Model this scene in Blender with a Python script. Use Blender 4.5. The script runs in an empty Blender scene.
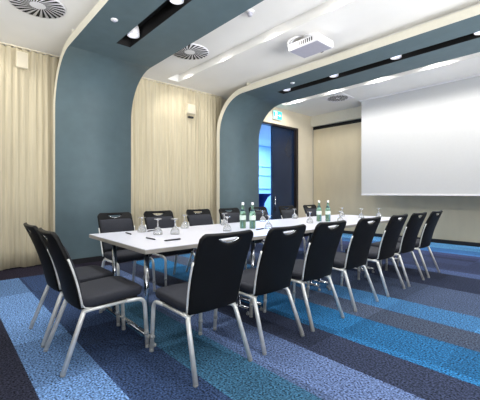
import bpy, bmesh, math, random
from mathutils import Vector, Matrix
random.seed(7)
PI = math.pi
SC = bpy.context.scene
COL = SC.collection
SC.view_settings.view_transform = 'Standard'
SC.view_settings.look = 'None'
SC.view_settings.gamma = 1.0
SC.view_settings.use_curve_mapping = False
SC.view_settings.exposure = 0.1

# ------------------------------------------------------------------ materials
def lin(c):
    def f(v):
        v /= 255.0
        return v / 12.92 if v <= 0.04045 else ((v + 0.055) / 1.055) ** 2.4
    return (f(c[0]), f(c[1]), f(c[2]), 1.0)

def mat(name, rgb, rough=0.6, metal=0.0, noise=0.0, nscale=20.0, bump=0.0, bscale=200.0, spec=0.5,
        trans=0.0, ior=1.45, emit=None, estr=0.0, stretch=None, sheen=0.0):
    m = bpy.data.materials.new(name); m.use_nodes = True
    nt = m.node_tree; b = nt.nodes['Principled BSDF']
    b.inputs['Roughness'].default_value = rough
    b.inputs['Metallic'].default_value = metal
    b.inputs['Specular IOR Level'].default_value = spec
    b.inputs['Transmission Weight'].default_value = trans
    b.inputs['IOR'].default_value = ior
    b.inputs['Sheen Weight'].default_value = sheen
    tc = nt.nodes.new('ShaderNodeTexCoord')
    mp = nt.nodes.new('ShaderNodeMapping'); nt.links.new(tc.outputs['Object'], mp.inputs[0])
    if stretch: mp.inputs['Scale'].default_value = stretch
    n = nt.nodes.new('ShaderNodeTexNoise'); n.inputs['Scale'].default_value = nscale
    nt.links.new(mp.outputs[0], n.inputs['Vector'])
    r = nt.nodes.new('ShaderNodeValToRGB')
    c = lin(rgb)
    r.color_ramp.elements[0].position = 0.3; r.color_ramp.elements[1].position = 0.7
    r.color_ramp.elements[0].color = tuple(v * (1 - noise) for v in c[:3]) + (1,)
    r.color_ramp.elements[1].color = tuple(min(1, v * (1 + noise)) for v in c[:3]) + (1,)
    nt.links.new(n.outputs['Fac'], r.inputs[0]); nt.links.new(r.outputs[0], b.inputs['Base Color'])
    if bump:
        n2 = nt.nodes.new('ShaderNodeTexNoise'); n2.inputs['Scale'].default_value = bscale
        nt.links.new(mp.outputs[0], n2.inputs['Vector'])
        bp = nt.nodes.new('ShaderNodeBump'); bp.inputs['Strength'].default_value = bump
        bp.inputs['Distance'].default_value = 0.01
        nt.links.new(n2.outputs['Fac'], bp.inputs['Height']); nt.links.new(bp.outputs[0], b.inputs['Normal'])
    if emit:
        b.inputs['Emission Color'].default_value = lin(emit); b.inputs['Emission Strength'].default_value = estr
    return m

M = {}
M['wall'] = mat('cream_paint', (214, 205, 184), 0.8, noise=0.03, nscale=3)
M['farwall'] = mat('beige_wall_panel', (204, 193, 166), 0.7, noise=0.03, nscale=2.5, stretch=(2.5, 1, 0.7))
M['ceil'] = mat('ceiling_paint', (236, 235, 232), 0.85, noise=0.02, nscale=2)
M['arch'] = mat('slate_blue_paint', (88, 107, 114), 0.62, noise=0.05, nscale=6, bump=0.08, bscale=90)
M['cream_edge'] = mat('cream_edge_paint', (232, 228, 212), 0.6, noise=0.02)
M['black'] = mat('matte_black', (8, 8, 10), 0.7, noise=0.1)
M['base'] = mat('dark_skirting', (26, 26, 32), 0.5, noise=0.1)
M['curtain'] = mat('beige_curtain_cloth', (200, 190, 164), 0.9, noise=0.10, nscale=6, stretch=(1, 6, 0.2))
M['table'] = mat('white_laminate', (202, 203, 213), 0.32, noise=0.03, nscale=40, stretch=(6, 1, 1))
M['tedge'] = mat('grey_edge_band', (150, 146, 140), 0.45, noise=0.05)
M['chrome'] = mat('chrome', (205, 208, 214), 0.14, 1.0, noise=0.02)
M['steel'] = mat('satin_steel_tube', (222, 223, 221), 0.38, 0.4, noise=0.04, nscale=30)
M['leather'] = mat('black_leather', (11, 11, 12), 0.5, noise=0.15, nscale=15, bump=0.12, bscale=180, spec=0.22)
M['seatfab'] = mat('black_seat_fabric', (37, 39, 47), 0.75, noise=0.12, nscale=60, bump=0.1, bscale=300, spec=0.4)
M['plastic'] = mat('black_plastic', (16, 16, 18), 0.5)
M['glide'] = mat('clear_grey_plastic', (150, 154, 156), 0.3)
M['white'] = mat('white_plastic', (232, 232, 236), 0.4, noise=0.02)
M['offwhite'] = mat('off_white_plastic', (226, 218, 196), 0.5, noise=0.02)
M['pgrey'] = mat('projector_grey', (176, 176, 190), 0.5, noise=0.03)
M['screen'] = mat('screen_fabric', (203, 205, 207), 0.85, noise=0.01)
M['glass'] = mat('clear_glass', (244, 246, 248), 0.08, trans=0.8, ior=1.45, spec=1.0)
M['bottle'] = mat('green_bottle_glass', (150, 192, 168), 0.08, trans=0.8, ior=1.4)
M['label'] = mat('bottle_label', (206, 222, 214), 0.6, noise=0.1, nscale=60)
M['darklabel'] = mat('bottle_neck_label', (38, 66, 74), 0.5)
M['pen'] = mat('dark_pen', (24, 24, 34), 0.35)
M['doorblue'] = mat('dark_blue_door', (20, 38, 66), 0.22, noise=0.15, nscale=1.5, spec=0.7)
M['frame'] = mat('dark_bronze_frame', (40, 34, 34), 0.4, noise=0.05)
M['corr'] = mat('corridor_pale_wall', (190, 222, 236), 0.7, noise=0.05)
M['blackcloth'] = mat('navy_stretch_cloth', (14, 44, 110), 0.8, noise=0.1)
M['lens'] = mat('lamp_lens', (255, 255, 255), 0.5, emit=(255, 250, 240), estr=14.0)
M['coollens'] = mat('cool_lamp_lens', (255, 255, 255), 0.5, emit=(206, 212, 250), estr=1.1)
M['exitgreen'] = mat('exit_green_lit', (40, 190, 170), 0.5, emit=(60, 215, 195), estr=0.9)
M['exitwhite'] = mat('exit_white_lit', (240, 255, 250), 0.5, emit=(235, 255, 250), estr=1.1)
M['pane'] = bpy.data.materials.new('window_pane'); M['pane'].use_nodes = True
_nt = M['pane'].node_tree; _nt.nodes.clear()
_o = _nt.nodes.new('ShaderNodeOutputMaterial'); _mx = _nt.nodes.new('ShaderNodeMixShader')
_t = _nt.nodes.new('ShaderNodeBsdfTransparent'); _g = _nt.nodes.new('ShaderNodeBsdfGlossy'); _g.inputs['Roughness'].default_value = 0.02
_mx.inputs[0].default_value = 0.06
_nt.links.new(_t.outputs[0], _mx.inputs[1]); _nt.links.new(_g.outputs[0], _mx.inputs[2]); _nt.links.new(_mx.outputs[0], _o.inputs[0])

def carpet():
    m = bpy.data.materials.new('striped_carpet_tiles'); m.use_nodes = True
    nt = m.node_tree; N = nt.nodes; L = nt.links; b = N['Principled BSDF']
    b.inputs['Roughness'].default_value = 0.95; b.inputs['Specular IOR Level'].default_value = 0.15
    tc = N.new('ShaderNodeTexCoord'); sx = N.new('ShaderNodeSeparateXYZ'); L.new(tc.outputs['Object'], sx.inputs[0])
    # slight wobble of the stripe borders by the pile
    nw = N.new('ShaderNodeTexNoise'); nw.inputs['Scale'].default_value = 90; L.new(tc.outputs['Object'], nw.inputs['Vector'])
    w = N.new('ShaderNodeMath'); w.operation = 'MULTIPLY_ADD'; w.inputs[1].default_value = 0.02; L.new(nw.outputs['Fac'], w.inputs[0]); L.new(sx.outputs['Y'], w.inputs[2])
    mr = N.new('ShaderNodeMapRange'); mr.inputs['From Min'].default_value = -3.0; mr.inputs['From Max'].default_value = 9.0
    L.new(w.outputs[0], mr.inputs['Value'])
    ST = [(-3.0, (36, 38, 52)), (-1.6, (60, 84, 124)), (-0.6, (36, 38, 52)), (0.37, (100, 134, 180)), (0.78, (50, 68, 102)), (1.19, (62, 106, 136)),
          (1.56, (90, 108, 146)), (1.99, (46, 53, 74)), (2.36, (38, 98, 144)), (2.86, (70, 80, 100)),
          (3.24, (60, 108, 152)), (3.67, (62, 74, 98)), (4.5, (35, 42, 62)), (5.3, (60, 74, 108)),
          (5.6, (42, 50, 76)), (6.7, (54, 62, 96)), (7.2, (58, 104, 158)), (7.75, (84, 142, 194))]
    cr = N.new('ShaderNodeValToRGB'); e = cr.color_ramp; e.interpolation = 'CONSTANT'
    e.elements.remove(e.elements[1])
    for i, (y, c) in enumerate(ST):
        p = (y + 0.01 + 3.0) / 12.0
        el = e.elements[0] if i == 0 else e.elements.new(p)
        el.position = max(0, p if i else 0); el.color = lin(c)
    L.new(mr.outputs[0], cr.inputs[0])
    # carpet tile variation along the stripes
    mp = N.new('ShaderNodeVectorMath'); mp.operation = 'SNAP'; mp.inputs[1].default_value = (0.75, 0.41, 5.0)
    L.new(tc.outputs['Object'], mp.inputs[0])
    wn = N.new('ShaderNodeTexWhiteNoise'); wn.noise_dimensions = '2D'; L.new(mp.outputs[0], wn.inputs['Vector'])
    tv = N.new('ShaderNodeMapRange'); tv.inputs['To Min'].default_value = 0.7; tv.inputs['To Max'].default_value = 1.2; L.new(wn.outputs['Value'], tv.inputs['Value'])
    sp = N.new('ShaderNodeTexNoise'); sp.inputs['Scale'].default_value = 80; sp.inputs['Detail'].default_value = 1.5; L.new(tc.outputs['Object'], sp.inputs['Vector'])
    sr = N.new('ShaderNodeMapRange'); sr.inputs['From Min'].default_value = 0.3; sr.inputs['From Max'].default_value = 0.7; sr.inputs['To Min'].default_value = 0.05; sr.inputs['To Max'].default_value = 2.0
    L.new(sp.outputs['Fac'], sr.inputs['Value'])
    mu = N.new('ShaderNodeMath'); mu.operation = 'MULTIPLY'; L.new(tv.outputs[0], mu.inputs[0]); L.new(sr.outputs[0], mu.inputs[1])
    # dark border along the curtain wall
    cmp = N.new('ShaderNodeMath'); cmp.operation = 'LESS_THAN'; cmp.inputs[1].default_value = -5.35; L.new(sx.outputs['X'], cmp.inputs[0])
    mb = N.new('ShaderNodeMix'); mb.data_type = 'RGBA'; L.new(cmp.outputs[0], mb.inputs['Factor']); L.new(cr.outputs[0], mb.inputs['A']); mb.inputs['B'].default_value = lin((40, 36, 50))
    sc = N.new('ShaderNodeVectorMath'); sc.operation = 'SCALE'; L.new(mb.outputs['Result'], sc.inputs[0]); L.new(mu.outputs[0], sc.inputs['Scale'])
    L.new(sc.outputs[0], b.inputs['Base Color'])
    bp = N.new('ShaderNodeBump'); bp.inputs['Strength'].default_value = 0.5; bp.inputs['Distance'].default_value = 0.008
    n2 = N.new('ShaderNodeTexNoise'); n2.inputs['Scale'].default_value = 160; L.new(tc.outputs['Object'], n2.inputs['Vector'])
    L.new(n2.outputs['Fac'], bp.inputs['Height']); L.new(bp.outputs[0], b.inputs['Normal'])
    return m
M['carpet'] = carpet()

# ------------------------------------------------------------------ helpers
def box(bm, x0, x1, y0, y1, z0, z1, mi=0):
    vs = [bm.verts.new((x, y, z)) for x in (x0, x1) for y in (y0, y1) for z in (z0, z1)]
    for f in ((0, 1, 3, 2), (4, 6, 7, 5), (0, 4, 5, 1), (2, 3, 7, 6), (0, 2, 6, 4), (1, 5, 7, 3)):
        fc = bm.faces.new([vs[i] for i in f]); fc.material_index = mi
    return vs

def lathe(bm, prof, cx=0, cy=0, cz=0, n=24, mi=0, axis='z', closed=False):
    rings = []
    for r, z in prof:
        ring = []
        for k in range(n):
            a = 2 * PI * k / n
            p = (r * math.cos(a), r * math.sin(a), z)
            if axis == 'x': p = (p[2], p[0], p[1])
            if axis == 'y': p = (p[0], p[2], p[1])
            ring.append(bm.verts.new((p[0] + cx, p[1] + cy, p[2] + cz)))
        rings.append(ring)
    for a, b in zip(rings, rings[1:]):
        for k in range(n):
            f = bm.faces.new((a[k], a[(k + 1) % n], b[(k + 1) % n], b[k])); f.material_index = mi; f.smooth = True
    if closed:
        a, b = rings[-1], rings[0]
        for k in range(n):
            f = bm.faces.new((a[k], a[(k + 1) % n], b[(k + 1) % n], b[k])); f.material_index = mi; f.smooth = True
    else:
        for r in (rings[0][::-1], rings[-1]):
            f = bm.faces.new(r); f.material_index = mi

def smooth_path(pts, rad=0.05, seg=6):
    """round the corners of a polyline"""
    P = [Vector(p) for p in pts]; out = [P[0]]
    for i in range(1, len(P) - 1):
        a, b, c = P[i - 1], P[i], P[i + 1]
        d1 = (a - b); d2 = (c - b)
        r = min(rad, d1.length * 0.49, d2.length * 0.49)
        p0 = b + d1.normalized() * r; p2 = b + d2.normalized() * r
        for k in range(seg + 1):
            t = k / seg
            out.append(p0 * (1 - t) ** 2 + b * 2 * t * (1 - t) + p2 * t * t)
    out.append(P[-1]); return out

def tube(bm, pts, r=0.012, n=12, mi=0, flat=1.0):
    P = [Vector(p) for p in pts]
    rings = []; up = None
    for i, p in enumerate(P):
        t = (P[min(i + 1, len(P) - 1)] - P[max(i - 1, 0)]).normalized()
        if up is None:
            up = Vector((0, 0, 1)) if abs(t.z) < 0.9 else Vector((1, 0, 0))
        s = t.cross(up).normalized(); up = s.cross(t).normalized()
        rings.append([bm.verts.new(p + s * math.cos(2 * PI * k / n) * r + up * math.sin(2 * PI * k / n) * r * flat) for k in range(n)])
    for a, b in zip(rings, rings[1:]):
        for k in range(n):
            f = bm.faces.new((a[k], a[(k + 1) % n], b[(k + 1) % n], b[k])); f.smooth = True; f.material_index = mi
    for rr in (rings[0][::-1], rings[-1]):
        f = bm.faces.new(rr); f.material_index = mi

def obj(name, bm, m, parent=None, bevel=0, loc=None, subsurf=0):
    bmesh.ops.recalc_face_normals(bm, faces=bm.faces)
    me = bpy.data.meshes.new(name); bm.to_mesh(me); bm.free()
    for x in (m if isinstance(m, (list, tuple)) else [m]):
        me.materials.append(M[x])
    o = bpy.data.objects.new(name, me); COL.objects.link(o)
    if parent: o.parent = parent
    if loc: o.location = loc
    if bevel:
        b = o.modifiers.new('bevel', 'BEVEL'); b.width = bevel; b.segments = 2; b.limit_method = 'ANGLE'
    if subsurf:
        s = o.modifiers.new('sub', 'SUBSURF'); s.levels = subsurf; s.render_levels = subsurf
    return o

def struct(name, bm, m, **k):
    o = obj(name, bm, m, **k); o['kind'] = 'structure'; return o

def tag(o, label, cat, group=None):
    o['label'] = label; o['category'] = cat
    if group: o['group'] = group
    return o

def thing(name, label, cat, loc=(0, 0, 0), rz=0, group=None):
    o = bpy.data.objects.new(name, None); COL.objects.link(o)
    o.empty_display_size = 0.1
    o.location = loc; o.rotation_euler = (0, 0, rz)
    return tag(o, label, cat, group)

def dup(root, loc, rz, label):
    r = root.copy(); COL.objects.link(r); r.location = loc; r.rotation_euler = (0, 0, rz); r['label'] = label
    for ch in list(root.children):
        c = ch.copy(); COL.objects.link(c); c.parent = r
        for g in list(ch.children):
            d = g.copy(); COL.objects.link(d); d.parent = c
    return r

B = bmesh.new
# ------------------------------------------------------------------ room
XW, XR, YB, YF = -6.14, 2.6, -2.6, 8.56
H, H2 = 3.385, 3.50
bm = B(); box(bm, XW - 0.2, XR + 0.2, YB - 0.2, YF + 0.2, -0.2, 0.0); struct('floor', bm, 'carpet')

A = [(1.33, 2.56), (4.60, 5.83)]         # the two arches in view
A0 = (-1.94, -0.71)                      # one more behind the camera
bm = B()
def bay(y0, y1, t0, t1, h):
    tx = -5.80
    box(bm, XW, tx, y0, y1, h, h + 0.3)
    box(bm, tx, XR, y0, t0, h, h + 0.3); box(bm, tx, XR, t1, y1, h, h + 0.3)
    box(bm, tx, XR, t0, t1, h + 0.14, h + 0.3)
bay(YB, A[0][0] + 0.4, 0.03, 0.29, H)
bay(A[0][0] + 0.4, A[1][0] + 0.6, 3.31, 3.56, H)
struct('ceiling', bm, 'ceil'); bm = B()
bay(A[1][0] + 0.6, YF, 6.62, 6.88, H2)
struct('ceiling', bm, 'ceil')

DY0, DY1, DH = 5.70, 7.80, 3.04
bm = B()
box(bm, XW - 0.2, XW, YB, DY0, 0, 3.7); box(bm, XW - 0.2, XW, DY0, DY1, DH, 3.7); box(bm, XW - 0.2, XW, DY1, YF, 0, 3.7)
struct('wall_left', bm, 'wall')
# far wall, with the recessed dark curtain slot under a cream header
bm = B()
box(bm, XW - 0.2, XR + 0.2, YF + 0.06, YF + 0.25, 0, 3.7, 0)
box(bm, XW + 0.03, XR, YF, YF + 0.06, 0, 3.09, 0)
box(bm, XW, XR, YF - 0.10, YF + 0.06, 3.19, 3.52, 1)
struct('wall_far', bm, ['farwall', 'cream_edge'])
bm = B(); box(bm, XW, XR, YF + 0.02, YF + 0.06, 3.09, 3.19); struct('trim_3', bm, 'black')
bm = B(); box(bm, XW + 0.02, XR, YF - 0.02, YF, 0, 0.085); struct('baseboard_far', bm, 'base')
bm = B(); box(bm, XW, XW + 0.02, DY1 + 0.02, YF - 0.02, 0, 0.085); struct('baseboard_left', bm, 'base')

# unseen right and near walls; tall windows added to bring in fill light
def window_wall(name, axis, pos, out, spans, a0, a1, z0, z1):
    bm = B()
    def bb(u0, u1, w0, w1):
        lo, hi = sorted((pos, pos + out * 0.2))
        if axis == 'x': box(bm, lo, hi, u0, u1, w0, w1)
        else: box(bm, u0, u1, lo, hi, w0, w1)
    cur = a0
    for s0, s1 in spans:
        bb(cur, s0, 0, 3.7); bb(s0, s1, 0, z0); bb(s0, s1, z1, 3.7); cur = s1
    bb(cur, a1, 0, 3.7)
    return struct(name, bm, 'wall')
ADDED_WIN_R = [(-1.6, 0.6), (1.2, 3.4), (4.2, 6.4)]
ADDED_WIN_B = [(-5.2, -3.0), (-2.2, 0.2)]
window_wall('wall_right', 'x', XR, 1, ADDED_WIN_R, YB, YF, 0.5, 3.0)
window_wall('wall_near', 'y', YB, -1, ADDED_WIN_B, XW, XR, 0.5, 3.0)
def window(i, axis, pos, out, s0, s1, z0=0.5, z1=3.0):  # unseen window, added as an opening for the fill lamps
    bm = B(); p0, p1 = sorted((pos + out * 0.05, pos + out * 0.11)); w = 0.05
    def bb(u0, u1, w0, w1, q0=p0, q1=p1, mi=0):
        if axis == 'x': box(bm, q0, q1, u0, u1, w0, w1, mi)
        else: box(bm, u0, u1, q0, q1, w0, w1, mi)
    bb(s0, s1, z0, z0 + w); bb(s0, s1, z1 - w, z1); bb(s0, s0 + w, z0 + w, z1 - w); bb(s1 - w, s1, z0 + w, z1 - w)
    mid = (s0 + s1) / 2; bb(mid - w / 2, mid + w / 2, z0 + w, z1 - w)
    f = struct('window_%d' % i, bm, 'frame')
    bm = B(); c = (p0 + p1) / 2
    bb(s0 + w, s1 - w, z0 + w, z1 - w, c - 0.004, c + 0.004)
    obj('pane', bm, 'pane', f)
k = 1
for s in ADDED_WIN_R: window(k, 'x', XR, 1, *s); k += 1
for s in ADDED_WIN_B: window(k, 'y', YB, -1, *s); k += 1

# ------------------------------------------------------------------ arches
def arch(idx, y0, y1, slot):
    bm = B()
    xi, zi, r, th = -5.78, 3.20, 0.75, 0.115
    cx, cz = xi + r, zi - r
    inner = [(xi, 0.0)] + [(cx - r * math.cos(a), cz + r * math.sin(a)) for a in [PI / 2 * i / 16 for i in range(17)]]
    R = r + th
    outer = [(xi - th, 0.0)] + [(cx - R * math.cos(a), cz + R * math.sin(a)) for a in [PI / 2 * i / 16 for i in range(17)]]
    V = {}
    def v(x, y, z): return bm.verts.new((x, y, z))
    n = len(inner)
    I0 = [v(x, y0, z) for x, z in inner]; I1 = [v(x, y1, z) for x, z in inner]
    O0 = [v(x, y0, z) for x, z in outer]; O1 = [v(x, y1, z) for x, z in outer]
    for i in range(n - 1):
        f = bm.faces.new((I0[i], I0[i + 1], I1[i + 1], I1[i])); f.smooth = True; f.material_index = 0
        f = bm.faces.new((O0[i], O1[i], O1[i + 1], O0[i + 1])); f.material_index = 1
        f = bm.faces.new((I0[i], O0[i], O0[i + 1], I0[i + 1])); f.material_index = 1
        f = bm.faces.new((I1[i], I1[i + 1], O1[i + 1], O1[i])); f.material_index = 1
    # flat soffit with the light slot
    sx, s0, s1 = -4.52, slot - 0.10, slot + 0.10
    top = (H if idx < 2 else H2) + 0.02
    def sof(xa, xb, ya, yb):
        f = bm.faces.new((v(xa, ya, zi), v(xb, ya, zi), v(xb, yb, zi), v(xa, yb, zi))); f.material_index = 0
    sof(cx, sx, y0, y1); sof(sx, XR, y0, s0); sof(sx, XR, s1, y1)
    for y in (y0, y1):
        f = bm.faces.new((v(cx, y, zi), v(XR, y, zi), v(XR, y, zi + th), v(cx, y, zi + th))); f.material_index = 1
    # header that closes the arch to the ceiling
    for y in (y0 + 0.10, y1 - 0.10):
        f = bm.faces.new((v(-4.9, y, zi + th), v(XR, y, zi + th), v(XR, y, 3.52), v(-4.9, y, 3.52))); f.material_index = 2
    for ya, yb in ((y0, s0 - 0.02), (s1 + 0.02, y1)):
        f = bm.faces.new((v(-4.9, ya, zi + th), v(XR, ya, zi + th), v(XR, yb, zi + th), v(-4.9, yb, zi + th))); f.material_index = 1
    f = bm.faces.new((v(cx, y0, zi + th), v(-4.9, y0, zi + th), v(-4.9, y1, zi + th), v(cx, y1, zi + th))); f.material_index = 1
    f = bm.faces.new((v(-4.9, y0, zi + th), v(-4.9, y1, zi + th), v(-4.9, y1, 3.52), v(-4.9, y0, 3.52))); f.material_index = 1
    bmesh.ops.remove_doubles(bm, verts=bm.verts, dist=0.0005)
    me_o = struct('trim_%d' % idx, bm, ['arch', 'cream_edge', 'ceil'])
    bm = B(); zt = zi + 0.17; t = 0.01
    box(bm, sx - t, XR, s0 - t, s0, zi + 0.002, zt); box(bm, sx - t, XR, s1, s1 + t, zi + 0.002, zt)
    box(bm, sx - t, sx, s0, s1, zi + 0.002, zt); box(bm, sx - t, XR, s0 - t, s1 + t, zt, zt + t)
    obj('light_channel', bm, 'black', me_o)
    bm = B(); box(bm, xi, xi + 0.012, y0 + 0.004, y1 - 0.004, 0, 0.085)
    obj('skirting', bm, 'base', me_o)
    return me_o
arch(1, *A[0], 1.89)
arch(2, *A[1], 5.18)
arch(4, *A0, -1.38)

# ------------------------------------------------------------------ curtains
def curtain(y0, y1, label):
    bm = B(); ny = int((y1 - y0) / 0.012); zs = [0.015, 0.3, 0.8, 1.5, 2.2, 2.8, 3.1, 3.22, 3.30, 3.345, 3.358]
    rnd = random.Random(int(y0 * 100) + 5)
    ph = []; p = 0; per = 0.14; tw = []
    for i in range(ny + 1):
        if i % 10 == 0: per = rnd.uniform(0.06, 0.16); am = rnd.uniform(0.5, 1.0)
        p += 2 * PI * 0.012 / per; ph.append(p); tw.append(am if i == 0 else tw[-1] * 0.9 + am * 0.1)
    grid = []
    for z in zs:
        row = []
        for i in range(ny + 1):
            y = y0 + i * (y1 - y0) / ny
            f = 1.0 if z < 3.2 else max(0.35, 1.0 - (z - 3.2) * 3)
            a = 0.020 * tw[i] * f
            x = -6.02 - 0.02 + a * math.sin(ph[i] + 0.25 * math.sin(z * 1.3 + y * 2)) + 0.006 * math.sin(ph[i] * 2.3 + z)
            if z > 3.25: x += 0.016 * (1 if math.sin(2 * PI * y / 0.105) > 0.2 else -0.8)
            zz = z + (0.010 * math.sin(ph[i] * 0.31) if z < 0.1 else 0)
            row.append(bm.verts.new((x, y, zz)))
        grid.append(row)
    for a, b in zip(grid, grid[1:]):
        for i in range(ny):
            f = bm.faces.new((a[i], a[i + 1], b[i + 1], b[i])); f.smooth = True
    t = thing('curtain', label, 'curtain', (0, 0, 0), 0, None)
    o = obj('drape', bm, 'curtain', t)
    s = o.modifiers.new('solid', 'SOLIDIFY'); s.thickness = 0.004
    bm = B(); box(bm, -6.055, -6.025, y0, y1, 3.368, 3.385); obj('rail', bm, 'offwhite', t)
    bm = B(); n = int((y1 - y0) / 0.105)
    for i in range(n):
        y = y0 + (i + 0.5) * 0.105
        box(bm, -6.043, -6.037, y - 0.004, y + 0.004, 3.355, 3.378)
    obj('hook', bm, 'white', t)['kind'] = 'stuff'
    return t
curtain(-0.9, 1.55, 'beige pleated curtain in the nearest bay, at the left edge of the photo')
curtain(2.35, 4.85, 'beige pleated curtain in the middle bay between the two slate blue pillars')

# ------------------------------------------------------------------ doorway, sliding blue door, corridor
bm = B()
box(bm, XW - 0.12, XW + 0.03, DY1 - 0.10, DY1, 0, DH); box(bm, XW - 0.12, XW + 0.03, DY0, DY0 + 0.06, 0, DH)
box(bm, XW - 0.12, XW + 0.03, DY0 + 0.06, DY1 - 0.10, DH - 0.05, DH)
d = struct('door_1', bm, 'frame')
bm = B(); box(bm, XW - 0.10, XW - 0.05, 6.76, DY1 - 0.10, 0.01, DH - 0.05); obj('door_leaf', bm, 'doorblue', d)
bm = B(); tube(bm, [(XW - 0.01, 6.84, 0.66), (XW - 0.01, 6.84, 1.06)], 0.016)
tube(bm, [(XW - 0.01, 6.84, 0.72), (XW - 0.06, 6.84, 0.72)], 0.008); tube(bm, [(XW - 0.01, 6.84, 1.0), (XW - 0.06, 6.84, 1.0)], 0.008)
h = obj('handle', bm, 'chrome', d); h['label'] = 'upright chrome pull handle'
bm = B()
box(bm, -10.6, XW - 0.2, 4.6, 12.6, -0.2, 0); struct('floor_corridor', bm, 'base')
bm = B(); box(bm, -10.6, XW - 0.2, 4.6, 12.6, 3.3, 3.4); struct('ceiling_corridor', bm, 'ceil')
bm = B(); box(bm, -10.8, -10.6, 4.6, 12.6, 0, 3.4); box(bm, -10.6, XW - 0.2, 12.6, 12.8, 0, 3.4); box(bm, -10.6, XW - 0.2, 4.4, 4.6, 0, 3.4)
box(bm, XW - 0.2, XW, YF + 0.2, 12.6, 0, 3.4)
for z in (1.35, 1.95, 2.35): box(bm, -10.6, -10.54, 4.6, 12.6, z, z + 0.03)
struct('wall_corridor', bm, 'corr')
# draped bar table in the corridor
t = thing('bar_table', 'round bar table under a blue stretch cloth beyond the doorway', 'table', (-8.05, 8.22, 0))
bm = B(); lathe(bm, [(0.34, 1.09), (0.36, 1.10), (0.36, 1.125), (0.34, 1.13)], n=32); obj('tabletop', bm, 'blackcloth', t)
bm = B(); lathe(bm, [(0.30, 0.0), (0.29, 0.05), (0.17, 0.3), (0.10, 0.55), (0.13, 0.8), (0.24, 1.0), (0.355, 1.09)], n=32); obj('stretch_cover', bm, 'blackcloth', t)

# exit sign
t = thing('exit_sign', 'small lit green exit sign on the cream wall above the doorway', 'sign', (XW + 0.001, 6.87, 3.16))
t.scale = (1, 0.88, 0.95)
bm = B(); box(bm, 0, 0.05, -0.2, 0.2, 0, 0.25); obj('sign_housing', bm, 'white', t, bevel=0.005)
bm = B(); box(bm, 0.05, 0.054, -0.19, 0.19, 0.012, 0.238); obj('sign_face', bm, 'exitgreen', t)
bm = B()
def poly(pts, x=0.0545):
    bm.faces.new([bm.verts.new((x, a, b)) for a, b in pts])
poly([(-0.16, .03), (-0.02, .03), (-0.02, .22), (-0.16, .22), (-0.16, .205), (-0.035, .205), (-0.035, .045), (-0.16, .045)])
lathe(bm, [(0.016, 0.0545), (0.016, 0.056)], cy=-0.095, cz=0.18, n=14, axis='x')
poly([(-0.12, .11), (-0.085, .10), (-0.07, .155), (-0.10, .165)])
poly([(-0.12, .11), (-0.15, .055), (-0.135, .05), (-0.10, .105)])
poly([(-0.10, .105), (-0.075, .08), (-0.085, .048), (-0.07, .048), (-0.055, .085), (-0.085, .115)])
poly([(-0.075, .15), (-0.05, .125), (-0.042, .135), (-0.07, .162)])
poly([(0.02, .115), (0.09, .115), (0.09, .08), (0.16, .125), (0.09, .17), (0.09, .135), (0.02, .135)])
o = obj('pictogram', bm, 'exitwhite', t); o['label'] = 'white running figure, door and arrow'

# ------------------------------------------------------------------ projection screen
t = thing('projection_screen', 'large white projection screen hanging in front of the beige far wall', 'projection screen', (0, 7.95, 0))
bm = B(); box(bm, -4.22, 0.6, 0, 0.006, 1.13, H2 - 0.02); obj('screen_fabric', bm, 'screen', t)
bm = B(); box(bm, -4.22, 0.6, -0.012, 0.018, 1.09, 1.13); obj('weight_bar', bm, 'white', t, bevel=0.005)
bm = B(); box(bm, -4.25, 0.63, -0.05, 0.06, H2 - 0.03, H2 - 0.001); obj('casing', bm, 'white', t)
for x in (-4.0, -1.8, 0.4):
    bm = B(); box(bm, x - 0.02, x + 0.02, 0.06, 0.505, H2 - 0.03, H2 - 0.01); obj('wall_bracket', bm, 'white', t)

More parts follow.
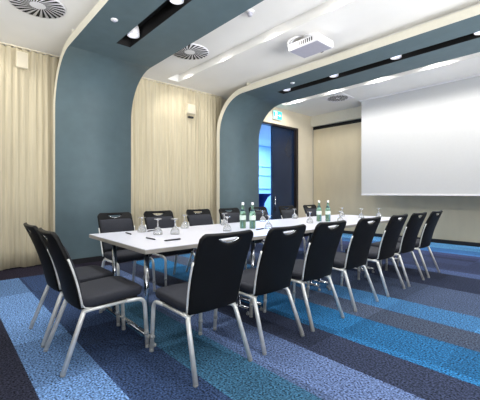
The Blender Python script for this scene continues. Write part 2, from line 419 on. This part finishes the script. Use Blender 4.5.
# ------------------------------------------------------------------ chairs
def make_chair():
    t = thing('conference_chair', '', 'chair', (0, 0, 0), 0, 'black conference chairs around the long table')
    # seat: superellipse pad
    bm = B(); nx, ny = 14, 14
    def pad(z0, z1, w, y0, y1, puff, ir):
        rings = []
        cy = (y0 + y1) / 2; hy = (y1 - y0) / 2; hx = w / 2; n = 44
        for s, z in ((0.90, z0), (0.975, z0 + 0.012), (1.0, (z0 + z1) / 2), (0.995, z1 - 0.012), (0.955, z1 - 0.001), (0.75, z1 + puff * 0.6), (0.4, z1 + puff), (0.1, z1 + puff)):
            ring = []
            for k in range(n):
                a = 2 * PI * k / n; e = 2 / 7.0
                x = math.copysign(abs(math.cos(a)) ** e, math.cos(a)) * hx * s
                y = cy + math.copysign(abs(math.sin(a)) ** e, math.sin(a)) * hy * s
                zz = z - 0.018 * max(0, (y - cy) / hy) ** 3 + 0.03 * (y - cy) / (2 * hy)
                ring.append(bm.verts.new((x * (1 + 0.04 * (y - cy) / hy), y, zz)))
            rings.append(ring)
        for a, b in zip(rings, rings[1:]):
            for k in range(n):
                f = bm.faces.new((a[k], a[(k + 1) % n], b[(k + 1) % n], b[k])); f.smooth = True
        bm.faces.new(rings[0][::-1]); f = bm.faces.new(rings[-1]); f.smooth = True
    pad(0.395, 0.465, 0.44, -0.185, 0.262, 0.005, 0)
    obj('seat', bm, 'seatfab', t)
    bm = B(); box(bm, -0.19, 0.19, -0.17, 0.22, 0.378, 0.398); obj('seat_pan', bm, 'plastic', t, bevel=0.008)
    # back surfaces: y as a function of z, handle hole near the top
    def yb(z, x):
        s = (z - 0.38) / 0.52
        return -0.165 - 0.17 * s - 0.02 * math.sin(s * PI) * -1 - 0.02 * (1 - (x / 0.21) ** 2)
    def hw(z):
        s = (z - 0.38) / 0.52
        return 0.200 + 0.016 * math.sin(min(1, s * 1.15) * PI * 0.6)
    def back(top, z0, shrink, dy, hole, nc=28):
        bm = B(); cols = []
        for i in range(nc + 1):
            u = -1 + 2 * i / nc
            # rounded corners
            ztop = top - (0.036 * max(0, (abs(u) - 0.82) / 0.18) ** 2.2) - (0.006 * math.cos(u * PI / 2) if hole else 0)
            if hole and abs(u) < 0.42:
                q = 1 - (abs(u) / 0.42) ** 2
                h0 = 0.872 - 0.036 * q ** 0.8; h1 = 0.872 + 0.004 * q
            else:
                h0 = h1 = 0.872 if abs(u) < 0.9 else 0.872 - (0.03 * (abs(u) - 0.9) / 0.1)
            h0 = min(h0, ztop - 0.012); h1 = min(h1, ztop - 0.012)
            col = []
            for z in [z0 + (h0 - z0) * j / 10 for j in range(11)]: col.append((u, z))
            for z in [h1 + (ztop - h1) * j / 2 for j in range(3)]: col.append((u, z))
            cols.append([bm.verts.new(((hw(z) - shrink) * u, yb(z, hw(z) * u) + dy, z)) for u, z in col])
        for a, b in zip(cols, cols[1:]):
            for j in range(len(a) - 1):
                if j == 10:
                    continue
                f = bm.faces.new((a[j], b[j], b[j + 1], a[j + 1])); f.smooth = True
        # weld / bridge where there is no hole
        bmesh.ops.remove_doubles(bm, verts=bm.verts, dist=0.0004)
        return bm
    bm = back(0.905, 0.385, 0.0, 0.0, True)
    o = obj('backrest', bm, 'leather', t)
    s = o.modifiers.new('solid', 'SOLIDIFY'); s.thickness = 0.028; s.offset = 0
    s = o.modifiers.new('bev', 'BEVEL'); s.width = 0.006; s.segments = 2; s.limit_method = 'ANGLE'; s.angle_limit = 0.9
    # front cushion, puffed
    bm = B(); nc, nr = 16, 16; g = []; gb = []
    for j in range(nr + 1):
        z = 0.455 + (0.83 - 0.455) * j / nr; rowf = []; rowb = []
        for i in range(nc + 1):
            u = -1 + 2 * i / nc; w = hw(z) - 0.008
            e = (1 - abs(u) ** 6) ** 0.5 * (1 - abs(2 * j / nr - 1) ** 6) ** 0.5
            y = yb(z, w * u)
            rowf.append(bm.verts.new((w * u, y + 0.010 + 0.034 * e, z))); rowb.append(bm.verts.new((w * u, y + 0.008, z)))
        g.append(rowf); gb.append(rowb)
    for j in range(nr):
        for i in range(nc):
            f = bm.faces.new((g[j][i], g[j][i + 1], g[j + 1][i + 1], g[j + 1][i])); f.smooth = True
            f = bm.faces.new((gb[j][i], gb[j + 1][i], gb[j + 1][i + 1], gb[j][i + 1]))
    for j in range(nr):
        for i in (0, nc): bm.faces.new((g[j][i], g[j + 1][i], gb[j + 1][i], gb[j][i]))
    for i in range(nc):
        for j in (0, nr): bm.faces.new((g[j][i], g[j][i + 1], gb[j][i + 1], gb[j][i]))
    obj('back_cushion', bm, 'seatfab', t)
    # handle lip (chrome edge in the grip)
    bm = B()
    pts = []
    for i in range(17):
        u = -0.40 + 0.80 * i / 16; q = 1 - (abs(u) / 0.42) ** 2; z = 0.872 - 0.036 * q ** 0.8 + 0.003
        pts.append((hw(z) * u, yb(z, hw(z) * u), z))
    tube(bm, pts, 0.003, 8, flat=1.6)
    obj('grip_rim', bm, 'chrome', t)
    for sx in (-1, 1):
        # side strip
        bm = B(); pts = []
        for i in range(13):
            z = 0.40 + (0.73 - 0.40) * i / 12; pts.append((sx * (hw(z) + 0.006), yb(z, hw(z)) + 0.002, z))
        tube(bm, pts, 0.007, 8)
        o = obj('side_strip', bm, 'steel', t)
        # front leg with bend
        bm = B()
        pth = smooth_path([(sx * 0.215, 0.285, 0.012), (sx * 0.208, 0.265, 0.372), (sx * 0.205, 0.13, 0.378)], 0.06)
        tube(bm, pth, 0.0145, 12); lg = obj('leg', bm, 'steel', t)
        bm = B(); lathe(bm, [(0.014, 0.0), (0.016, 0.004), (0.016, 0.022), (0.013, 0.026)], sx * 0.215, 0.285, 0, 12); obj('foot_glide', bm, 'glide', lg)
        bm = B(); lathe(bm, [(0.0155, 0.0), (0.0175, 0.004), (0.0175, 0.020), (0.0155, 0.024)], sx * 0.213, 0.278, 0.10, 12)
        obj('linking_clip', bm, 'glide', lg)
        # rear leg with bend
        bm = B()
        pth = smooth_path([(sx * 0.225, -0.29, 0.012), (sx * 0.195, -0.155, 0.372), (sx * 0.12, -0.12, 0.375)], 0.055)
        tube(bm, pth, 0.0155, 12); lg = obj('leg', bm, 'steel', t)
        bm = B(); lathe(bm, [(0.014, 0.0), (0.016, 0.003), (0.016, 0.010), (0.014, 0.014)], sx * 0.225, -0.29, 0, 12); obj('foot_glide', bm, 'glide', lg)
        bm = B(); tube(bm, [(sx * 0.205, 0.13, 0.378), (sx * 0.198, -0.10, 0.370), (sx * 0.195, -0.16, 0.365)], 0.0115, 12)
        # back carrier
        tube(bm, smooth_path([(sx * 0.19, -0.10, 0.375), (sx * 0.19, -0.15, 0.385), (sx * 0.186, -0.172, 0.43)], 0.03), 0.007, 10)
        obj('side_rail', bm, 'steel', t)
    bm = B(); tube(bm, [(-0.12, -0.12, 0.375), (0.12, -0.12, 0.375)], 0.0125, 12)
    obj('cross_rail', bm, 'steel', t); bm = B()
    tube(bm, [(-0.2, 0.12, 0.372), (0.2, 0.12, 0.372)], 0.010, 12)
    obj('cross_rail', bm, 'steel', t)
    return t

chair = make_chair()
first = True
def place(x, y, rz, label):
    global first
    if first:
        chair.location = (x, y, 0); chair.rotation_euler = (0, 0, rz); chair['label'] = label; first = False
        return chair
    return dup(chair, (x, y, 0), rz, label)
near_labels = ['black chair in the foreground, nearest of the right-hand row',
               'second chair from the camera in the right-hand row along the table',
               'third chair from the camera in the right-hand row along the table',
               'middle chair of the seven in the right-hand row along the table',
               'third chair from the far end of the right-hand row',
               'last but one chair of the right-hand row, towards the screen',
               'farthest chair of the right-hand row, nearest to the far wall and screen']
for y, lb, j in zip((1.355, 1.935, 2.535, 3.215, 3.91, 4.515, 5.135), near_labels, (0.0, 0.02, -0.02, 0.0, 0.015, -0.015, 0.03)):
    place(-1.94, y, PI / 2 + j, lb)
place(-2.52, 0.862, 0.0, 'black side-on chair at the near table end, closer to the camera')
place(-3.06, 0.862, 0.0, 'black chair at the near table end, half hidden behind its neighbour')
far_labels = ['first chair behind the table, in front of the nearest blue pillar',
              'second chair behind the table, in front of the left part of the middle curtain',
              'third chair behind the table, in front of the right part of the middle curtain',
              'fourth chair behind the table, just left of the nearer pair of bottles',
              'fifth chair behind the table, just right of the nearer pair of bottles',
              'sixth chair behind the table, in front of the dark blue door',
              'farthest chair behind the table, left of the farther pair of bottles']
for y, lb, j in zip((1.64, 2.23, 2.90, 3.52, 4.17, 4.95, 5.70), far_labels, (0.02, -0.02, 0.0, 0.03, 0, -0.02, 0.02)):
    place(-3.84, y, -PI / 2 + j, lb)

# ------------------------------------------------------------------ tables
TX0, TX1, TH = -3.47, -2.24, 0.74
def make_table(L):
    t = thing('conference_table', '', 'table', (0, 0, 0), 0, 'white tables pushed together into one long table')
    W = TX1 - TX0
    bm = B(); box(bm, -W / 2 + .002, W / 2 - .002, -L / 2 + .002, L / 2 - .002, TH - 0.004, TH); obj('tabletop', bm, 'table', t)
    bm = B(); box(bm, -W / 2, W / 2, -L / 2, L / 2, TH - 0.034, TH - 0.004); obj('table_edge', bm, 'tedge', t, bevel=0.002)
    bm = B()
    for y in (-L / 2 + 0.09, L / 2 - 0.09): box(bm, -0.5, 0.48, y - 0.012, y + 0.012, TH - 0.06, TH - 0.034)
    for x in (-0.45, 0.45): box(bm, x - 0.012, x + 0.012, -L / 2 + 0.102, L / 2 - 0.102, TH - 0.06, TH - 0.034)
    obj('underframe', bm, 'plastic', t)
    for y in (-L / 2 + 0.09, L / 2 - 0.09):
        for x in (-0.19, 0.45):
            bm = B(); tube(bm, [(x, y, 0.060), (x, y, TH - 0.034)], 0.019, 14); obj('leg', bm, 'chrome', t)
        bm = B(); tube(bm, [(-0.48, y, 0.055), (0.58, y, 0.055)], 0.019, 12)
        f = obj('foot_bar', bm, 'chrome', t)
        for x in (-0.47, 0.57):
            bm = B(); lathe(bm, [(0.014, 0.0), (0.018, 0.004), (0.018, 0.018), (0.009, 0.022), (0.009, 0.055)], x, y, 0, 14)
            obj('foot_glide', bm, 'glide', f)
    return t
LT = 1.15
tb = make_table(LT); tb.location = ((TX0 + TX1) / 2, 1.10 + LT / 2, 0)
tb['label'] = 'nearest section of the long white table, with its free corner beside the end chairs'
for i, lb in enumerate(['second section of the long white table, carrying the nearer pair of bottles',
                        'third section of the long white table, carrying the farther pair of bottles',
                        'farthest section of the long white table, towards the screen']):
    dup(tb, ((TX0 + TX1) / 2, 1.10 + LT * (1.5 + i), 0), 0, lb)

# ------------------------------------------------------------------ glasses, bottles, pens
def make_glass():
    bm = B()
    prof = [(0.0415, 0.0), (0.0425, 0.012), (0.0405, 0.028), (0.034, 0.045), (0.022, 0.062), (0.009, 0.073), (0.0045, 0.080), (0.0040, 0.11),
            (0.0050, 0.132), (0.016, 0.1385), (0.035, 0.1415), (0.0365, 0.143), (0.035, 0.1455), (0.001, 0.1465)]
    inner = [(0.0005, 0.0705), (0.008, 0.069), (0.0205, 0.0595), (0.0325, 0.0435), (0.039, 0.028), (0.0410, 0.012), (0.0402, 0.0)]
    lathe(bm, inner + prof, n=24)
    # open the mouth: drop the caps
    caps = [f for f in bm.faces if len(f.verts) > 4]
    bmesh.ops.delete(bm, geom=caps, context='FACES_ONLY')
    # close tip, close rim
    bmesh.ops.remove_doubles(bm, verts=bm.verts, dist=0.0006)
    return obj('stem_glass', bm, 'glass')
gl = make_glass(); gl['category'] = 'glass'; gl['group'] = 'upturned stem glasses on the table'
GL = [((-3.30, 1.58), 'upturned stem glass in front of the first chair behind the table'),
      ((-2.99, 1.60), 'upturned stem glass at the near end, left one of the pair beside the dark pens'),
      ((-2.90, 1.74), 'upturned stem glass at the near end, right one of the pair beside the dark pens'),
      ((-3.32, 2.12), 'upturned stem glass between the second and third chairs behind the table'),
      ((-3.30, 2.70), 'upturned stem glass on the far side, right of the third chair behind the table'),
      ((-2.76, 2.30), 'upturned stem glass directly above the nearest foreground chair back'),
      ((-3.35, 3.46), 'upturned stem glass just right of the nearer bottles, on the far side of the table'),
      ((-2.62, 2.80), 'upturned stem glass above the second foreground chair, right of the nearer bottles'),
      ((-3.38, 4.22), 'upturned stem glass in front of the chair by the dark blue door'),
      ((-2.74, 3.75), 'upturned stem glass just left of the farther pair of bottles'),
      ((-2.56, 4.22), 'upturned stem glass just right of the farther pair of bottles'),
      ((-3.15, 5.25), 'upturned stem glass behind the one right of the farther bottles, on the far side'),
      ((-2.72, 5.12), 'upturned stem glass below the left edge of the projection screen'),
      ((-2.62, 5.52), 'farthest upturned stem glass, at the far end of the table')]
for i, ((x, y), lb) in enumerate(GL):
    o = gl if i == 0 else gl.copy()
    if i: COL.objects.link(o)
    o.location = (x, y, TH); o.scale = (1.08, 1.08, 1.06); o['label'] = lb

def make_bottle():
    t = thing('water_bottle', '', 'bottle', (0, 0, 0), 0, 'green glass water bottles standing in pairs')
    bm = B()
    lathe(bm, [(0.030, 0.0), (0.0355, 0.006), (0.036, 0.15), (0.0345, 0.175), (0.022, 0.21), (0.0145, 0.235), (0.0125, 0.275), (0.0125, 0.288)], n=24)
    obj('bottle_body', bm, 'bottle', t)
    bm = B(); lathe(bm, [(0.0360, 0.098), (0.0368, 0.10), (0.0368, 0.148), (0.0360, 0.15)], n=24); obj('paper_label', bm, 'label', t)
    bm = B(); lathe(bm, [(0.0262, 0.20), (0.0265, 0.2), (0.0205, 0.222), (0.0200, 0.222)], n=24); obj('neck_label', bm, 'darklabel', t)
    bm = B(); lathe(bm, [(0.0148, 0.272), (0.0152, 0.274), (0.0152, 0.298), (0.0135, 0.302)], n=20); obj('cap', bm, 'white', t)
    return t
bt = make_bottle()
BT = [((-2.86, 2.62), 'water bottle with green glass, left one of the nearer pair'), ((-2.76, 2.68), 'water bottle with green glass, right one of the nearer pair'),
      ((-2.82, 4.08), 'water bottle with green glass, left one of the farther pair'), ((-2.73, 4.17), 'water bottle with green glass, right one of the farther pair')]
for i, ((x, y), lb) in enumerate(BT):
    if i == 0: bt.location = (x, y, TH); bt['label'] = lb
    else: dup(bt, (x, y, TH), 0.4 * i, lb)

def make_pen():
    t = thing('pen', '', 'pen', (0, 0, 0), 0, 'dark pens lying on the table')
    bm = B(); lathe(bm, [(0.001, -0.085), (0.005, -0.072), (0.0065, -0.066), (0.0065, 0.076), (0.004, 0.082)], cz=0.0066, n=12, axis='y'); obj('barrel', bm, 'pen', t)
    bm = B(); box(bm, -0.0015, 0.0015, 0.02, 0.07, 0.0128, 0.0145); obj('clip', bm, 'chrome', t)
    return t
pn = make_pen()
PN = [((-3.22, 1.40), 1.50, 'dark pen at the near left corner of the table, left of the first glass'),
      ((-2.72, 1.385), 1.62, 'dark pen lying nearest the middle of the short table end'),
      ((-2.525, 1.49), 0.03, 'dark pen near the long front edge, nearest to the foreground chair'),
      ((-3.30, 1.70), 0.4, 'dark pen beside the glass nearest to the blue pillar'),
      ((-2.62, 2.66), 0.2, 'dark pen by the glass right of the nearer bottles')]
for i, ((x, y), r, lb) in enumerate(PN):
    if i == 0: pn.location = (x, y, TH); pn.rotation_euler = (0, 0, r); pn['label'] = lb
    else: dup(pn, (x, y, TH), r, lb)

# ------------------------------------------------------------------ ceiling fittings
def make_swirl():
    t = thing('ceiling_vent', '', 'vent', (0, 0, 0), 0, 'round swirl vents in the ceiling')
    bm = B(); lathe(bm, [(0.30, 0.0), (0.30, -0.006), (0.295, -0.012), (0.01, -0.012)], n=48); obj('faceplate', bm, 'white', t)
    for k in range(24):
        a = 2 * PI * k / 24; bm = B()
        r0, r1 = 0.085, 0.285
        p = []
        for r, off in ((r0, -0.0055), (r0, 0.0055), (r1, 0.021), (r1, -0.021)):
            p.append((r * math.cos(a + 0.35 * (r - r0) / (r1 - r0)) - off * math.sin(a), r * math.sin(a + 0.35 * (r - r0) / (r1 - r0)) + off * math.cos(a)))
        lo = [bm.verts.new((x, y, -0.0135)) for x, y in p]; hi = [bm.verts.new((x, y, -0.010)) for x, y in p]
        bm.faces.new(lo); bm.faces.new(hi[::-1])
        for i in range(4): bm.faces.new((lo[i], lo[(i + 1) % 4], hi[(i + 1) % 4], hi[i]))
        obj('slot', bm, 'black', t)
    return t
sv = make_swirl(); sv.location = (-4.54, 0.86, H); sv['label'] = 'round swirl vent in the ceiling at the top left, above the near curtain'
dup(sv, (-4.44, 2.93, H), 0.1, 'round swirl vent in the white ceiling between the two blue arches')
t = thing('square_ceiling_vent', 'square perforated vent in the ceiling beyond the second arch, near the screen', 'vent', (-4.5, 7.3, H2))
bm = B(); box(bm, -0.30, 0.30, -0.30, 0.30, -0.012, 0); obj('faceplate', bm, 'white', t, bevel=0.003)
bm = B()
for i in range(13):
    for j in range(13):
        x = -0.24 + i * 0.04; y = -0.24 + j * 0.04
        if math.hypot(x, y) > 0.25 or math.hypot(x, y) < 0.05: continue
        box(bm, x - 0.014, x + 0.014, y - 0.014, y + 0.014, -0.0135, -0.011)
obj('perforation', bm, 'black', t)['kind'] = 'stuff'

# projector
t = thing('ceiling_projector', 'white projector hanging from the ceiling between the arches', 'projector', (-2.86, 3.93, H))
bm = B(); box(bm, -0.255, 0.255, -0.19, 0.19, -0.19, -0.088); obj('projector_body', bm, ['white'], t, bevel=0.012)
bm = B(); box(bm, -0.235, 0.235, -0.17, 0.17, -0.194, -0.189); obj('underside_panel', bm, 'pgrey', t, bevel=0.002)
bm = B(); lathe(bm, [(0.045, 0.185), (0.045, 0.215), (0.034, 0.215), (0.03, 0.205)], cx=0.05, cz=-0.14, n=24, axis='y'); obj('lens', bm, 'black', t)
for k in range(6):
    bm = B(); box(bm, -0.258, -0.254, -0.12 + k * 0.04, -0.10 + k * 0.04, -0.165, -0.115); obj('vent_slot', bm, 'base', t)
for k in range(7):
    bm = B(); box(bm, -0.06 + k * 0.035, -0.045 + k * 0.035, -0.193, -0.189, -0.165, -0.115); obj('vent_slot', bm, 'base', t)
bm = B(); lathe(bm, [(0.10, 0.0), (0.10, -0.012), (0.03, -0.02), (0.03, -0.075), (0.06, -0.088)], n=24)
for sx in (-1, 1):
    for sy in (-1, 1): tube(bm, [(0, 0, -0.075), (sx * 0.13, sy * 0.1, -0.078), (sx * 0.14, sy * 0.11, -0.09)], 0.008, 8)
obj('mount', bm, 'white', t)
bm = B(); tube(bm, smooth_path([(-0.10, -0.10, -0.005), (-0.13, -0.19, -0.02), (-0.22, -0.23, -0.06), (-0.27, -0.16, -0.12), (-0.257, -0.08, -0.14)], 0.07), 0.012, 10)
tube(bm, smooth_path([(-0.06, -0.10, -0.005), (-0.10, -0.20, -0.03), (-0.18, -0.22, -0.10), (-0.2, -0.192, -0.13)], 0.06), 0.006, 8)
o = obj('cable', bm, 'white', t)
bm = B(); box(bm, -0.20, -0.11, -0.194, -0.19, -0.16, -0.11); obj('socket_panel', bm, 'pgrey', t)

# detectors and sensors
t = thing('smoke_detector', 'small white smoke detector on the ceiling between the first arch and the projector', 'smoke detector', (-2.96, 2.83, H))
bm = B(); lathe(bm, [(0.05, 0), (0.05, -0.012), (0.045, -0.018), (0.01, -0.018)], n=24); obj('base', bm, 'white', t)
bm = B(); lathe(bm, [(0.026, -0.018), (0.034, -0.03), (0.030, -0.055), (0.015, -0.06)], n=24); obj('sensor_head', bm, 'pgrey', t)
for (x, y, lb) in ((-3.92, 1.53, 'small round white sensor on the underside of the nearest arch'), (-3.95, 4.87, 'small round white sensor on the underside of the second arch')):
    t = thing('ceiling_sensor', lb, 'sensor', (x, y, 3.20))
    bm = B(); lathe(bm, [(0.042, 0), (0.042, -0.006), (0.034, -0.012), (0.005, -0.012)], n=24); obj('rim', bm, 'white', t)
    bm = B(); lathe(bm, [(0.022, -0.012), (0.020, -0.024), (0.004, -0.028)], n=20); obj('sensor_dome', bm, 'pgrey', t)

# wall speakers on the curtain wall
def wall_box(y, z, lb, extra):
    w, h = (0.105, 0.10) if extra else (0.075, 0.12)
    t = thing('wall_speaker', lb, 'speaker', (-5.975, y, z))
    bm = B(); box(bm, -0.165, -0.03, -0.02, 0.02, -0.02, 0.02); obj('bracket', bm, 'offwhite', t)
    bm = B(); box(bm, -0.03, 0.05, -w, w, -h, h); obj('cabinet', bm, 'offwhite', t, bevel=0.008)
    bm = B(); box(bm, 0.05, 0.054, -w + 0.013, w - 0.013, -h + 0.015, h - 0.015); obj('grille', bm, 'wall', t)
    if extra:
        bm = B(); box(bm, -0.02, 0.03, -0.06, 0.06, -0.19, -0.15); o = obj('sensor_bar', bm, 'base', t, bevel=0.004)
wall_box(0.92, 3.16, 'small cream speaker box high on the near curtain', False)
wall_box(3.96, 2.93, 'small cream speaker box high on the middle curtain between the pillars', True)

# ------------------------------------------------------------------ lamps
def area(name, loc, rot, sx, sy, power, color=(1, 1, 1), spread=180):
    l = bpy.data.lights.new(name, 'AREA'); l.shape = 'RECTANGLE'; l.size = sx; l.size_y = sy; l.energy = power; l.color = color
    l.spread = math.radians(spread)
    o = bpy.data.objects.new(name, l); COL.objects.link(o); o.location = loc; o.rotation_euler = rot; return o
def spot(name, loc, power, color=(1, 1, 1), angle=110, blend=0.8, rot=(0, 0, 0), size=0.04):
    l = bpy.data.lights.new(name, 'SPOT'); l.energy = power; l.color = color; l.spot_size = math.radians(angle); l.spot_blend = blend; l.shadow_soft_size = size
    o = bpy.data.objects.new(name, l); COL.objects.link(o); o.location = loc; o.rotation_euler = rot; return o

# lamps standing in the ceiling troughs
tr_rows = [(0.16, H, 'in the ceiling trough of the nearest bay'), (3.43, H, 'in the ceiling trough between the two arches'), (6.75, H2, 'in the ceiling trough beyond the second arch')]
trough_proto = None
ordn = ['first', 'second', 'third', 'fourth', 'fifth', 'sixth', 'seventh']
for ri, (y0, h, wh) in enumerate(tr_rows):
    for i in range(7):
        x = -5.45 + 1.1 * i; y = y0 - 0.08
        lb = '%s round downlight from the curtain wall, %s' % (ordn[i], wh)
        if trough_proto is None:
            t = thing('ceiling_downlight', lb, 'lamp', (x, y, h + 0.14), 0, 'downlights in the ceiling troughs')
            bm = B(); lathe(bm, [(0.075, 0), (0.075, -0.05), (0.066, -0.05), (0.066, -0.03)], n=24); obj('lamp_ring', bm, 'white', t)
            bm = B(); lathe(bm, [(0.064, -0.028), (0.064, -0.036), (0.02, -0.040)], n=24); obj('lamp_lens', bm, 'lens', t)
            trough_proto = t
        else:
            dup(trough_proto, (x, y, h + 0.14), 0, lb)
        spot('trough_light', (x, y, h + 0.085), (38, 44, 74)[ri], (1.0, 0.96, 0.9), (135, 135, 158)[ri], 0.5, (math.radians(14), 0, 0), size=0.06)
sp = None
for y, xs, wh in ((1.89, [-4.2 + 1.08 * i for i in range(6)], 'in the black slot of the nearest arch'), (5.18, [-4.35 + 1.08 * i for i in range(6)], 'in the black slot of the second arch')):
    for i, x in enumerate(xs):
        lb = '%s spotlight from the pillar, %s' % (ordn[i], wh)
        if sp is None:
            t = thing('slot_spotlight', lb, 'lamp', (x, y, 3.37), 0, 'spotlights in the black slots of the arches')
            bm = B(); lathe(bm, [(0.06, -0.004), (0.078, -0.07), (0.078, -0.15), (0.070, -0.15), (0.062, -0.125)], n=24); obj('lamp_housing', bm, 'white', t)
            bm = B(); lathe(bm, [(0.060, -0.130), (0.058, -0.136), (0.01, -0.141)], n=24); obj('lamp_lens', bm, 'coollens', t)
            sp = t
        else:
            dup(sp, (x, y, 3.37), 0, lb)
        spot('slot_light', (x, y, 3.21), 62, (0.95, 0.97, 1.0), 120, 0.7, size=0.05)

# added fill lamps outside the windows, tilted up to brighten the ceiling
for s0, s1 in ADDED_WIN_R:
    area('fill_light', (XR + 0.55, (s0 + s1) / 2, 1.1), (0, math.radians(90 + 28), 0), 1.6, s1 - s0, 115, (1, 0.99, 0.97), 90)
for s0, s1 in ADDED_WIN_B:
    area('fill_light', ((s0 + s1) / 2, YB - 0.55, 1.1), (math.radians(90 + 28), 0, 0), s1 - s0, 1.6, 28, (1, 0.99, 0.97), 90)
# blue corridor lamps
area('corridor_light', (-8.6, 9.0, 3.28), (0, 0, 0), 2.5, 4.0, 600, (0.3, 0.5, 1.0))

w = bpy.data.worlds.new('world'); SC.world = w; w.use_nodes = True
w.node_tree.nodes['Background'].inputs[0].default_value = (0.95, 0.97, 1.0, 1); w.node_tree.nodes['Background'].inputs[1].default_value = 1.0

# ------------------------------------------------------------------ camera
cd = bpy.data.cameras.new('camera'); cd.sensor_width = 36; cd.sensor_fit = 'HORIZONTAL'; cd.lens = 333 / 480 * 36
cd.shift_y = -7 / 480; cd.clip_start = 0.05
co = bpy.data.objects.new('camera', cd); COL.objects.link(co)
co.location = (0, 0, 1.15); co.rotation_euler = (math.radians(90), 0, math.radians(48))
SC.camera = co
